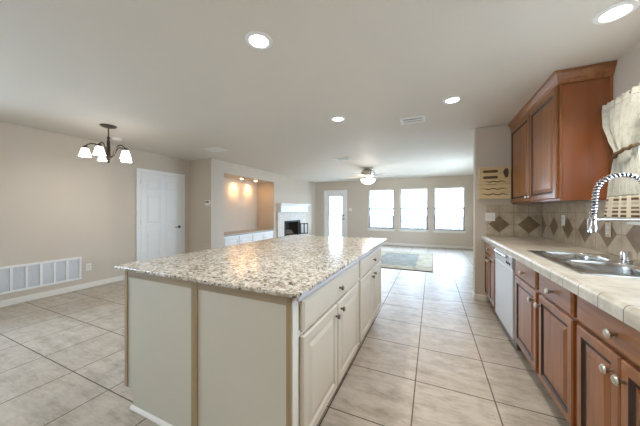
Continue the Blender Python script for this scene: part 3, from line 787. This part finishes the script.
b = nb(); prism(b, [(rx1-0.085, rz1-0.07), (rx1-0.06, rz1-0.025), (rx1-0.03, rz1-0.03), (rx1-0.022, rz1-0.08), (rx1-0.03, rz1-0.14), (rx1-0.055, rz1-0.155), (rx1-0.072, rz1-0.12)], 'y', ry-0.0845, ry-0.083); obj('cut_out', b, 'slot', fp)
for z, xa, xb, th_ in ((rz1-0.200, 0.05, 0.31, 0.014), (rz1-0.240, 0.07, 0.20, 0.007), (rz1-0.300, 0.02, 0.33, 0.013), (rz1-0.375, 0.02, 0.335, 0.015)):
    b = nb(); up, dn = [], []
    for k in range(25):
        x = rx0+xa+(xb-xa)*k/24; zz = z+0.007*math.sin(k*0.75); hh = th_*min(1, 4*min(k, 24-k)/24+0.15)
        up.append((x, zz+hh/2)); dn.append((x, zz-hh/2))
    prism(b, up+dn[::-1], 'y', ry-0.0845, ry-0.083); obj('cutting_slot', b, 'slot', fp)

# ------------------------------------------------------------------ curtain and rod
cX = 1.272
t = thing('curtain_rod', 'dark curtain rod over the kitchen window holding the patterned curtain', 'curtain rod', (cX, 2.0, 2.10))
b = nb(); tube(b, [(cX, 1.22, 2.105), (cX, 2.785, 2.105)], 0.007, 10); obj('pole', b, 'bronze', t, smooth=True)
for y, s_ in ((2.785, 1), (1.22, -1)):
    b = nb(); lathe(b, [(0.007, 0), (0.012, 0.002), (0.013, 0.012), (0.008, 0.018), (0, 0.019)], (cX, y, 2.105), 12, (0,s_,0)); obj('finial', b, 'bronze', t, smooth=True)
for y in (2.70, 1.30):
    b = nb(); tube(b, [(cX, y, 2.105), (cX+0.02, y, 2.12), (XW-0.001, y, 2.12)], 0.005, 8); obj('bracket', b, 'bronze', t)
t = thing('curtain', 'cream leaf patterned curtain tied back beside the kitchen window', 'curtain', (cX, 2.5, 1.225))
KEY = [(2.122, 2.778, 2.06, 0.012), (2.105, 2.775, 2.06, 0.006), (2.07, 2.772, 2.07, 0.012), (1.95, 2.735, 2.20, 0.020), (1.82, 2.660, 2.32, 0.022), (1.72, 2.608, 2.375, 0.016), (1.69, 2.602, 2.380, 0.014),
       (1.62, 2.620, 2.370, 0.018), (1.45, 2.655, 2.33, 0.024), (1.225, 2.685, 2.305, 0.030)]
def edge_at(z):
    for (za, la, ra, wa), (zb, lb, rb_, wb) in zip(KEY, KEY[1:]):
        if za >= z >= zb:
            f = (za-z)/(za-zb); f = f*f*(3-2*f)*0.5+f*0.5
            return la+(lb-la)*f, ra+(rb_-ra)*f, wa+(wb-wa)*f
    return KEY[-1][1:]
def cloth(z0, z1, nz, dx=0.0, grow=0.0):
    bm = nb(); uvl = bm.loops.layers.uv.new('UVMap'); NU = 90; rows = []
    for j in range(nz+1):
        z = z0+(z1-z0)*j/nz; l, r, w = edge_at(z); row = []
        for i in range(NU+1):
            u = i/NU; y = l+grow-(l-r+2*grow)*u
            x = cX-0.012+dx-w*math.sin(2*PI*9*u+0.6*math.sin(7*u))-0.35*w*math.sin(2*PI*4*u+1)
            if z > 2.115: x = cX-0.0125-0.004*math.sin(2*PI*22*u)
            row.append((bm.verts.new((x, y, z+(0.006*math.sin(2*PI*13*u) if z > 2.118 else 0))), u, z))
        rows.append(row)
    for A_, B_ in zip(rows, rows[1:]):
        for i in range(NU):
            q = (A_[i], A_[i+1], B_[i+1], B_[i]); f = bm.faces.new([k[0] for k in q])
            for lp, k in zip(f.loops, q): lp[uvl].uv = (k[1]*0.9, k[2])
    return bm
def cloth_obj(name, bm, mat):
    o = obj(name, bm, mat, t, smooth=True); s_ = o.modifiers.new('thickness', 'SOLIDIFY'); s_.thickness = 0.002; return o
cloth_obj('drape', cloth(2.075, 1.385, 60), 'curtain')
cloth_obj('heading', cloth(2.122, 2.075, 8), 'ivory')
cloth_obj('plaid_border', cloth(1.385, 1.228, 14), 'plaid')
b = nb(); l, r, w = edge_at(1.70)
N = 26
ring = []
for k in range(N+1):
    a = 2*PI*k/N; ring.append((cX-0.014-0.040*math.sin(a)+0.004*math.sin(9*a), (l+r)/2+((l-r)/2+0.003)*math.cos(a), 1.70+0.022*math.cos(a)*-1+0.006*math.sin(11*a)))
tube(b, ring, 0.012, 8); obj('tieback', b, 'braid', t, smooth=True)

# ================================================================== FIREPLACE WALL
t = thing('fireplace', 'white fireplace with mantel shelf, pale tile surround and raised hearth', 'fireplace', (XN+0.1, 7.6, 0))
b = nb(); sx = XN+0.06
for q in ((6.70, FY0, 0.36, 1.235), (FY1, 8.62, 0.36, 1.235), (FY0, FY1, FZ1, 1.235), (FY0, FY1, 0.36, FZ0)): box(b, XN+0.001, sx, q[0], q[1], q[2], q[3])
obj('surround', b, 'surround', t)
b = nb(); box(b, XN+0.001, XN+0.44, 6.66, 8.66, 0, 0.36); obj('hearth', b, 'surround', t, bevel=0.008)
b = nb()
box(b, XN+0.001, XN+0.15, 6.74, 8.58, 1.236, 1.46); box(b, XN+0.001, XN+0.20, 6.68, 8.64, 1.46, 1.49); box(b, XN+0.001, XN+0.24, 6.64, 8.68, 1.49, 1.525); box(b, XN+0.001, XN+0.17, 6.72, 8.60, 1.236, 1.262)
obj('mantel', b, 'mantel_wood', t, bevel=0.006)
b = nb(); fx = XN-0.33
q = [(FY0, FY1)]
box(b, fx-0.03, fx, FY0+0.1, FY1-0.1, FZ0, FZ1+0.1)
prism(b, [(XN-0.001, FY0-0.03), (XN-0.001, FY0), (fx, FY0+0.12), (fx, FY0+0.09)], 'z', FZ0, FZ1+0.1)
prism(b, [(XN-0.001, FY1+0.03), (XN-0.001, FY1), (fx, FY1-0.12), (fx, FY1-0.09)], 'z', FZ0, FZ1+0.1)
box(b, fx, XN-0.001, FY0-0.03, FY1+0.03, FZ1+0.1, FZ1+0.13); box(b, fx, XN-0.001, FY0-0.03, FY1+0.03, FZ0-0.03, FZ0)
obj('firebox', b, 'soot', t)
b = nb()
for q in ((FY0-0.02, FY0+0.025, FZ0-0.005, FZ1+0.02), (FY1-0.025, FY1+0.02, FZ0-0.005, FZ1+0.02), (FY0+0.025, FY1-0.025, FZ1-0.035, FZ1+0.02), (FY0+0.025, FY1-0.025, FZ0-0.005, FZ0+0.02)):
    box(b, sx+0.0005, sx+0.02, q[0], q[1], q[2], q[3])
obj('metal_frame', b, 'black', t)
dr = Vector((math.sin(0.75), math.cos(0.75), 0)); hp = Vector((sx+0.022, FY1+0.005, FZ0)); Ld = 0.30; Hd = 0.40
b = nb(); nn = Vector((dr.y, -dr.x, 0))
def slat_box(bm, s0, s1, z0, z1, th_=0.016):
    c = [hp+dr*s0, hp+dr*s1]
    v = []
    for z in (z0, z1):
        for p, sg in ((c[0], 0), (c[1], 0), (c[1], 1), (c[0], 1)): v.append(bm.verts.new((p.x+nn.x*th_*sg, p.y+nn.y*th_*sg, p.z+z)))
    for f in ((0,3,2,1),(4,5,6,7),(0,1,5,4),(1,2,6,5),(2,3,7,6),(3,0,4,7)): bm.faces.new([v[i] for i in f])
for q in ((0, 0.025, 0.01, Hd), (Ld-0.025, Ld, 0.01, Hd), (Ld/2-0.02, Ld/2+0.02, 0.01, Hd), (0.025, Ld-0.025, Hd-0.03, Hd), (0.025, Ld-0.025, 0.01, 0.045)): slat_box(b, *q)
gd = obj('glass_door', b, 'black', t)
b = nb(); slat_box(b, 0.026, Ld-0.026, 0.046, Hd-0.031, 0.006); obj('pane', b, 'glass', gd)
for k, (x, y, z, a, l) in enumerate(((XN-0.235, 7.60, FZ0+0.0735, 0.0, 0.30), (XN-0.115, 7.62, FZ0+0.0735, 0.0, 0.28), (XN-0.175, 7.62, FZ0+0.146, 0.12, 0.24))):
    b = nb(); d = Vector((math.sin(a), math.cos(a), 0)); p = Vector((x, y, z))
    tube(b, [p-d*l, p-d*l*0.5, p, p+d*l*0.5, p+d*l], [0.034, 0.040, 0.043, 0.040, 0.036], 10)
    tag(obj('fire_log', b, 'log', None, (x, y, z-0.04), smooth=True), ('split log at the back of the dark firebox', 'split log at the front of the dark firebox', 'split log lying across the others in the firebox')[k], 'log', 'logs in the fireplace')
t = thing('fire_grate', 'black iron grate holding the logs in the fireplace', 'grate', (XN-0.17, 7.6, FZ0))
b = nb()
for k in range(7): y = 7.34+k*0.09; tube(b, [(XN-0.29, y, FZ0+0.024), (XN-0.05, y, FZ0+0.024)], 0.006, 6)
tube(b, [(XN-0.20, 7.32, FZ0+0.018), (XN-0.20, 7.90, FZ0+0.018)], 0.006, 6); obj('bars', b, 'black', t)
for x, y in ((XN-0.24, 7.36), (XN-0.24, 7.86), (XN-0.10, 7.36), (XN-0.10, 7.86)):
    b = nb(); tube(b, [(x, y, FZ0+0.0005), (x, y, FZ0+0.024)], 0.007, 6); obj('leg', b, 'black', t)

# ------------------------------------------------------------------ built-in cupboards in the niche
def niche_unit(y0, y1, label):
    x1 = XN-0.02
    t = thing('built_in_cupboard', label, 'cabinet', (x1-0.3, (y0+y1)/2, 0), 'white cupboards in the lit niche')
    b = nb(); box(b, XN-ND+0.003, x1, y0, y1, 0, 0.655); obj('carcass', b, 'white', t)
    ym = (y0+y1)/2
    for a, c, ky in ((y0+0.03, ym-0.008, ym-0.04), (ym+0.008, y1-0.03, ym+0.04)):
        d = raised_door(t, x1+0.0005, 1, a, c, 0.06, 0.625, 'white', fw=0.07); knob(d, x1+0.0215, 1, ky, 0.50, 'nickel', 0.9)
nm = (NY0+NY1)/2
niche_unit(NY0+0.003, nm-0.001, 'white two door cupboard in the niche, nearer the return wall')
niche_unit(nm+0.001, NY1-0.003, 'white two door cupboard in the niche, nearer the fireplace')
b = nb(); box(b, XN-ND+0.003, XN-0.002, NY0+0.003, NY1-0.003, 0.6555, 0.70)
tag(obj('ledge_top', b, 'gray_top', None, (XN-0.3, nm, 0.6555), bevel=0.004), 'grey ledge top across the white niche cupboards', 'worktop')

# ================================================================== WALL FITTINGS
gy0, gy1, gz0, gz1 = 0.637, 2.127, 0.168, 0.532
t = thing('return_air_grille', 'long white return air grille low on the dining wall', 'vent', (XL, (gy0+gy1)/2, gz0))
b = nb(); fx0, fx1 = XL+0.001, XL+0.018; bw = 0.03
for q in ((gy0, gy0+bw, gz0, gz1), (gy1-bw, gy1, gz0, gz1), (gy0+bw, gy1-bw, gz1-bw, gz1), (gy0+bw, gy1-bw, gz0, gz0+bw)): box(b, fx0, fx1, q[0], q[1], q[2], q[3])
obj('frame', b, 'white', t, bevel=0.003)
nb_ = 10; pitch = (gy1-gy0-2*bw)/nb_
b = nb()
for k in range(1, nb_): y = gy0+bw+k*pitch; box(b, fx0, fx1-0.002, y-0.014, y+0.014, gz0+bw, gz1-bw)
obj('dividers', b, 'white', t)
for k in range(nb_):
    ya, yb = gy0+bw+k*pitch+(0.0145 if k else 0.0005), gy0+bw+(k+1)*pitch-(0.0145 if k < nb_-1 else 0.0005)
    b = nb(); box(b, fx0, fx0+0.002, ya, yb, gz0+bw, gz1-bw)
    for j in range(20):
        z = gz0+bw+0.004+j*0.0150
        prism(b, [(fx0+0.002, z), (fx0+0.012, z+0.006), (fx0+0.012, z+0.0085), (fx0+0.002, z+0.004)], 'y', ya, yb)
    obj('louvre_panel', b, 'grille_in', t)

def plate(name, label, cat, loc, N, U, w, h, kind, mat='plastic', group=None):
    """wall plate: N outward normal, U along the wall"""
    N, U, Z = Vector(N), Vector(U), Vector((0,0,1)); L_ = Vector(loc)
    t = thing(name, label, cat, loc, group)
    def pb(u0, u1, v0, v1, d0, d1):
        bm = nb(); vs = []
        for d in (d0, d1):
            for u, v in ((u0,v0),(u1,v0),(u1,v1),(u0,v1)): vs.append(bm.verts.new(L_+U*u+Z*v+N*d))
        for f in ((0,3,2,1),(4,5,6,7),(0,1,5,4),(1,2,6,5),(2,3,7,6),(3,0,4,7)): bm.faces.new([vs[i] for i in f])
        return bm
    obj('cover_plate', pb(-w/2, w/2, -h/2, h/2, 0.0005, 0.006), mat, t, bevel=0.002)
    if kind == 'outlet':
        for v in (-0.02, 0.02):
            s_ = obj('socket', pb(-0.017, 0.017, v-0.014, v+0.014, 0.0062, 0.009), 'white_trim', t, bevel=0.003)
            for u in (-0.006, 0.006): obj('slot', pb(u-0.0012, u+0.0012, v-0.003, v+0.007, 0.0091, 0.0096), 'dark_plastic', s_)
    elif kind == 'switch':
        n = max(1, round(w/0.055)-0 if w > 0.08 else 1)
        for k in range(n):
            u = (k-(n-1)/2)*0.046; obj('rocker', pb(u-0.016, u+0.016, -0.033, 0.033, 0.0062, 0.011), 'white_trim', t, bevel=0.003)
    elif kind == 'thermostat':
        obj('housing', pb(-w/2+0.006, w/2-0.006, -h/2+0.006, h/2-0.006, 0.0062, 0.026), mat, t, bevel=0.005)
        obj('display', pb(-w/2+0.02, w/2-0.02, 0.002, h/2-0.018, 0.0262, 0.0275), 'gray', t)
    return t
plate('wall_outlet', 'white wall outlet low beside the return air grille', 'outlet', (XL, 2.225, 0.345), (1,0,0), (0,1,0), 0.075, 0.118, 'outlet', group=None)
plate('thermostat', 'white thermostat on the short return wall near the niche', 'thermostat', (-4.617, YR, 1.458), (0,-1,0), (1,0,0), 0.15, 0.12, 'thermostat')
plate('light_switch', 'white light switch on the far wall beside the patio door', 'light switch', (-2.985, YF, 1.33), (0,-1,0), (1,0,0), 0.115, 0.118, 'switch')
plate('wall_outlet', 'almond wall outlet low on the far wall under the windows', 'outlet', (-1.39, YF, 0.335), (0,-1,0), (1,0,0), 0.075, 0.118, 'outlet', 'almond')
plate('light_switch', 'white double switch plate on the nib wall under the wooden rack', 'light switch', (0.745, YP-0.0105, 1.195), (0,-1,0), (1,0,0), 0.115, 0.118, 'switch')
plate('wall_outlet', 'white outlet on the tile backsplash under the cherry wall cabinet', 'outlet', (XW-0.0105, 3.60, 1.175), (-1,0,0), (0,1,0), 0.075, 0.118, 'outlet')
plate('wall_outlet', 'stone coloured outlet on the tile backsplash behind the faucet', 'outlet', (XW-0.0105, 2.83, 1.125), (-1,0,0), (0,1,0), 0.075, 0.118, 'outlet', 'almond')

# ================================================================== CEILING FITTINGS
def can_light(x, y, label, first=[None]):
    if first[0] is None:
        t = thing('recessed_light', label, 'ceiling light', (x, y, H-0.0005), 'recessed kitchen ceiling lights')
        b = nb(); lathe(b, [(0.062, -0.004), (0.066, -0.012), (0.090, -0.008), (0.094, -0.001), (0.062, -0.001)], (x, y, H-0.0005), 32); obj('trim_ring', b, 'white', t, smooth=True)
        b = nb(); lathe(b, [(0.061, -0.001), (0.061, -0.005), (0.04, -0.008), (0, -0.009)], (x, y, H-0.0005), 28); obj('lens', b, 'lens', t, smooth=True)
        lamp(t, 'AREA', (x, y, H-0.02), CAN_W, WARM, shape='DISK', size=0.12, spread=math.radians(125))
        first[0] = t
    else: t = dup(first[0], (x, y, H-0.0005), label)
    return t
can_light(-1.096, 1.411, 'round recessed light over the near end of the island')
can_light(-1.102, 3.026, 'round recessed light over the far end of the island')
can_light(0.200, 3.008, 'round recessed light beside the ceiling register over the aisle')
can_light(0.997, 2.080, 'round recessed light over the sink, by the wall cabinet')
can_light(0.20, 1.41, 'added round recessed light over the aisle, outside the view')  # this and the next two are added, unseen, to brighten the kitchen
can_light(-1.10, -0.25, 'added round recessed light behind the camera on the island side')
can_light(0.20, -0.25, 'added round recessed light behind the camera on the sink side')

def register(label, x0, x1, y0, y1, slats_along='x', n=9):
    t = thing('ceiling_register', label, 'vent', ((x0+x1)/2, (y0+y1)/2, H-0.0005), None)
    b = nb(); w = 0.034
    for q in ((x0, x0+w, y0, y1), (x1-w, x1, y0, y1), (x0+w, x1-w, y0, y0+w), (x0+w, x1-w, y1-w, y1)): box(b, q[0], q[1], q[2], q[3], H-0.012, H-0.0005)
    obj('frame', b, 'white', t, bevel=0.003)
    b = nb(); box(b, x0+w, x1-w, y0+w, y1-w, H-0.002, H-0.0006); obj('backing', b, 'gray', t)
    b = nb()
    if slats_along == 'x':
        for k in range(n): y = y0+w+(y1-y0-2*w)*(k+0.5)/n; prism(b, [(y-0.007, H-0.003), (y+0.006, H-0.011), (y+0.008, H-0.011), (y-0.005, H-0.003)], 'x', x0+w, x1-w)
    else:
        for k in range(n): x = x0+w+(x1-x0-2*w)*(k+0.5)/n; prism(b, [(x-0.007, H-0.003), (x+0.006, H-0.011), (x+0.008, H-0.011), (x-0.005, H-0.003)], 'y', y0+w, y1-w)
        ym = (y0+y1)/2; box(b, x0+w, x1-w, ym-0.01, ym+0.01, H-0.0145, H-0.003)
    obj('slats', b, 'white', t)
register('white slotted ceiling register over the kitchen aisle', -0.38, -0.075, 3.35, 3.575, 'y', 8)
register('white ceiling register near the short return wall', -3.98, -3.66, 3.43, 3.72, 'x', 10)
register('small white ceiling register in front of the ceiling fan', -2.02, -1.70, 5.32, 5.56, 'x', 9)
t = thing('ceiling_disc', 'small round white disc on the ceiling behind the chandelier', 'smoke detector', (-4.72, 2.38, H-0.0005))  # plain white disc set under the ceiling
b = nb(); lathe(b, [(0.065, 0), (0.065, -0.012), (0.055, -0.03), (0.03, -0.036), (0, -0.036)], (-4.72, 2.38, H-0.0005), 24); obj('housing', b, 'plastic', t, smooth=True)

# ------------------------------------------------------------------ chandelier
cx_, cy_ = -4.12, 1.978
t = thing('chandelier', 'five arm bronze chandelier with lit frosted bell shades', 'chandelier', (cx_, cy_, H-0.0005))
b = nb(); lathe(b, [(0.095, 0), (0.095, -0.008), (0.075, -0.022), (0.02, -0.032), (0.0, -0.034)], (cx_, cy_, H-0.0005), 28); obj('canopy', b, 'bronze', t, smooth=True)
b = nb(); lathe(b, [(0.007, H-0.03), (0.007, 2.315), (0.016, 2.31), (0.020, 2.295), (0.012, 2.28), (0.019, 2.24), (0.021, 2.06), (0.030, 2.03), (0.030, 2.005), (0.016, 1.985), (0.020, 1.965), (0.010, 1.95), (0, 1.944)], (cx_, cy_, 0), 18); obj('stem', b, 'bronze', t, smooth=True)
cr = Vector((math.cos(TH), math.sin(TH), 0)); cf = Vector((math.sin(TH), -math.cos(TH), 0))
for k in range(5):
    a = math.radians(24+72*k); d = Vector((math.cos(a), math.sin(a), 0))
    b = nb(); R_ = 0.24; pts = []
    for r, z in ((0.024, 2.02), (0.06, 2.05), (0.085, 2.11), (0.11, 2.165), (0.14, 2.192), (0.18, 2.192), (0.212, 2.175), (0.234, 2.15), (0.24, 2.13)): pts.append((cx_+d.x*r, cy_+d.y*r, z))
    tube(b, pts, 0.0085, 8); arm = obj('arm', b, 'bronze', t, smooth=True)
    c = (cx_+d.x*R_, cy_+d.y*R_, 0)
    b = nb(); lathe(b, [(0.012, 2.155), (0.022, 2.145), (0.030, 2.128), (0.030, 2.120), (0, 2.119)], c, 16); obj('socket_cup', b, 'bronze', arm, smooth=True)
    b = nb(); lathe(b, [(0.028, 2.118), (0.038, 2.108), (0.046, 2.08), (0.055, 2.04), (0.067, 2.008), (0.064, 2.008), (0.052, 2.04), (0.043, 2.08), (0.035, 2.105), (0.025, 2.115)], c, 24); obj('shade', b, 'shade', arm, smooth=True)
    lamp(t, 'POINT', (c[0], c[1], 2.02), CHAND_W, WARM, shadow_soft_size=0.05)

# ------------------------------------------------------------------ ceiling fan
fx, fy = -1.617, 6.866
t = thing('ceiling_fan', 'white five blade ceiling fan with a lit bowl over the far room', 'ceiling fan', (fx, fy, H-0.0005))
b = nb(); lathe(b, [(0.11, 0), (0.12, -0.03), (0.10, -0.055), (0.06, -0.06)], (fx, fy, H-0.0005), 24); obj('canopy', b, 'nickel', t, smooth=True)
b = nb(); lathe(b, [(0.06, 2.406), (0.15, 2.395), (0.185, 2.36), (0.19, 2.30), (0.17, 2.25), (0.11, 2.225), (0.10, 2.17), (0, 2.17)], (fx, fy, 0), 28); obj('motor', b, 'nickel', t, smooth=True)
for k in range(5):
    a = math.radians(24+8+72*k); d = Vector((math.cos(a), math.sin(a), 0)); w = Vector((-d.y, d.x, 0))
    b = nb(); tube(b, [(fx+d.x*0.09, fy+d.y*0.09, 2.235), (fx+d.x*0.24, fy+d.y*0.24, 2.225)], 0.012, 8); ir = obj('blade_iron', b, 'nickel', t)
    b = nb(); lo, hi_ = [], []
    pr = [(0.20,-0.05),(0.30,-0.065),(0.60,-0.07),(0.66,-0.05),(0.68,0),(0.66,0.05),(0.60,0.07),(0.30,0.065),(0.20,0.05)]
    for r, s_ in pr:
        p = Vector((fx, fy, 2.228))+d*r+w*s_+Vector((0,0,s_*0.22)); lo.append(b.verts.new(p)); hi_.append(b.verts.new(p+Vector((0,0,0.007))))
    b.faces.new(lo); b.faces.new(hi_)
    for i in range(len(pr)): b.faces.new((lo[i], lo[(i+1)%len(pr)], hi_[(i+1)%len(pr)], hi_[i]))
    obj('blade', b, 'blade', ir)
b = nb(); lathe(b, [(0.13, 2.168), (0.19, 2.155), (0.195, 2.13), (0.16, 2.07), (0.09, 2.035), (0, 2.024)], (fx, fy, 0), 28); obj('light_bowl', b, 'bowl', t, smooth=True)
b = nb(); tube(b, [(fx+0.03, fy-0.1, 2.15), (fx+0.03, fy-0.19, 2.10), (fx+0.03, fy-0.195, 1.93)], 0.003, 6); lathe(b, [(0, 1.935), (0.008, 1.925), (0.008, 1.90), (0, 1.89)], (fx+0.03, fy-0.195, 0), 10); obj('pull_chain', b, 'nickel', t)
lamp(t, 'POINT', (fx, fy, 1.95), FAN_W, WARM, shadow_soft_size=0.12)

# ------------------------------------------------------------------ niche spotlights
for y, lb in ((5.47, 'small warm recessed spotlight in the niche top nearer the return wall'), (6.07, 'small warm recessed spotlight in the niche top nearer the fireplace')):
    x = XN-0.33
    t = thing('niche_spotlight', lb, 'spotlight', (x, y, NZ1-0.0005), 'warm spotlights in the niche')
    b = nb(); lathe(b, [(0.045, -0.003), (0.048, -0.008), (0.062, -0.006), (0.064, -0.001), (0.045, -0.001)], (x, y, NZ1-0.0005), 24); obj('trim_ring', b, 'white', t, smooth=True)
    b = nb(); lathe(b, [(0.044, -0.001), (0.044, -0.003), (0, -0.005)], (x, y, NZ1-0.0005), 20); obj('lens', b, 'warm_lens', t, smooth=True)
    l = lamp(t, 'SPOT', (x, y, NZ1-0.02), NICHE_W, (1.0, 0.60, 0.28), spot_size=math.radians(64), spot_blend=0.9, shadow_soft_size=0.03)
    l.rotation_euler = (0, math.radians(50), 0)

# ================================================================== RUG
rgx0, rgx1, rgy0, rgy1 = -1.62, 0.02, 5.69, 8.12
t = thing('area_rug', 'pale cream and grey area rug on the far tiled floor', 'rug', ((rgx0+rgx1)/2, (rgy0+rgy1)/2, 0))
b = nb(); box(b, rgx0, rgx1, rgy0, rgy1, 0.0005, 0.012); obj('backing', b, 'rug_edge', t)
b = nb(); box(b, rgx0+0.015, rgx1-0.015, rgy0+0.015, rgy1-0.015, 0.0121, 0.017); obj('border', b, 'rug_border', t)
b = nb(); box(b, rgx0+0.36, rgx1-0.36, rgy0+0.36, rgy1-0.36, 0.0171, 0.0185); obj('field', b, 'rug_field', t)
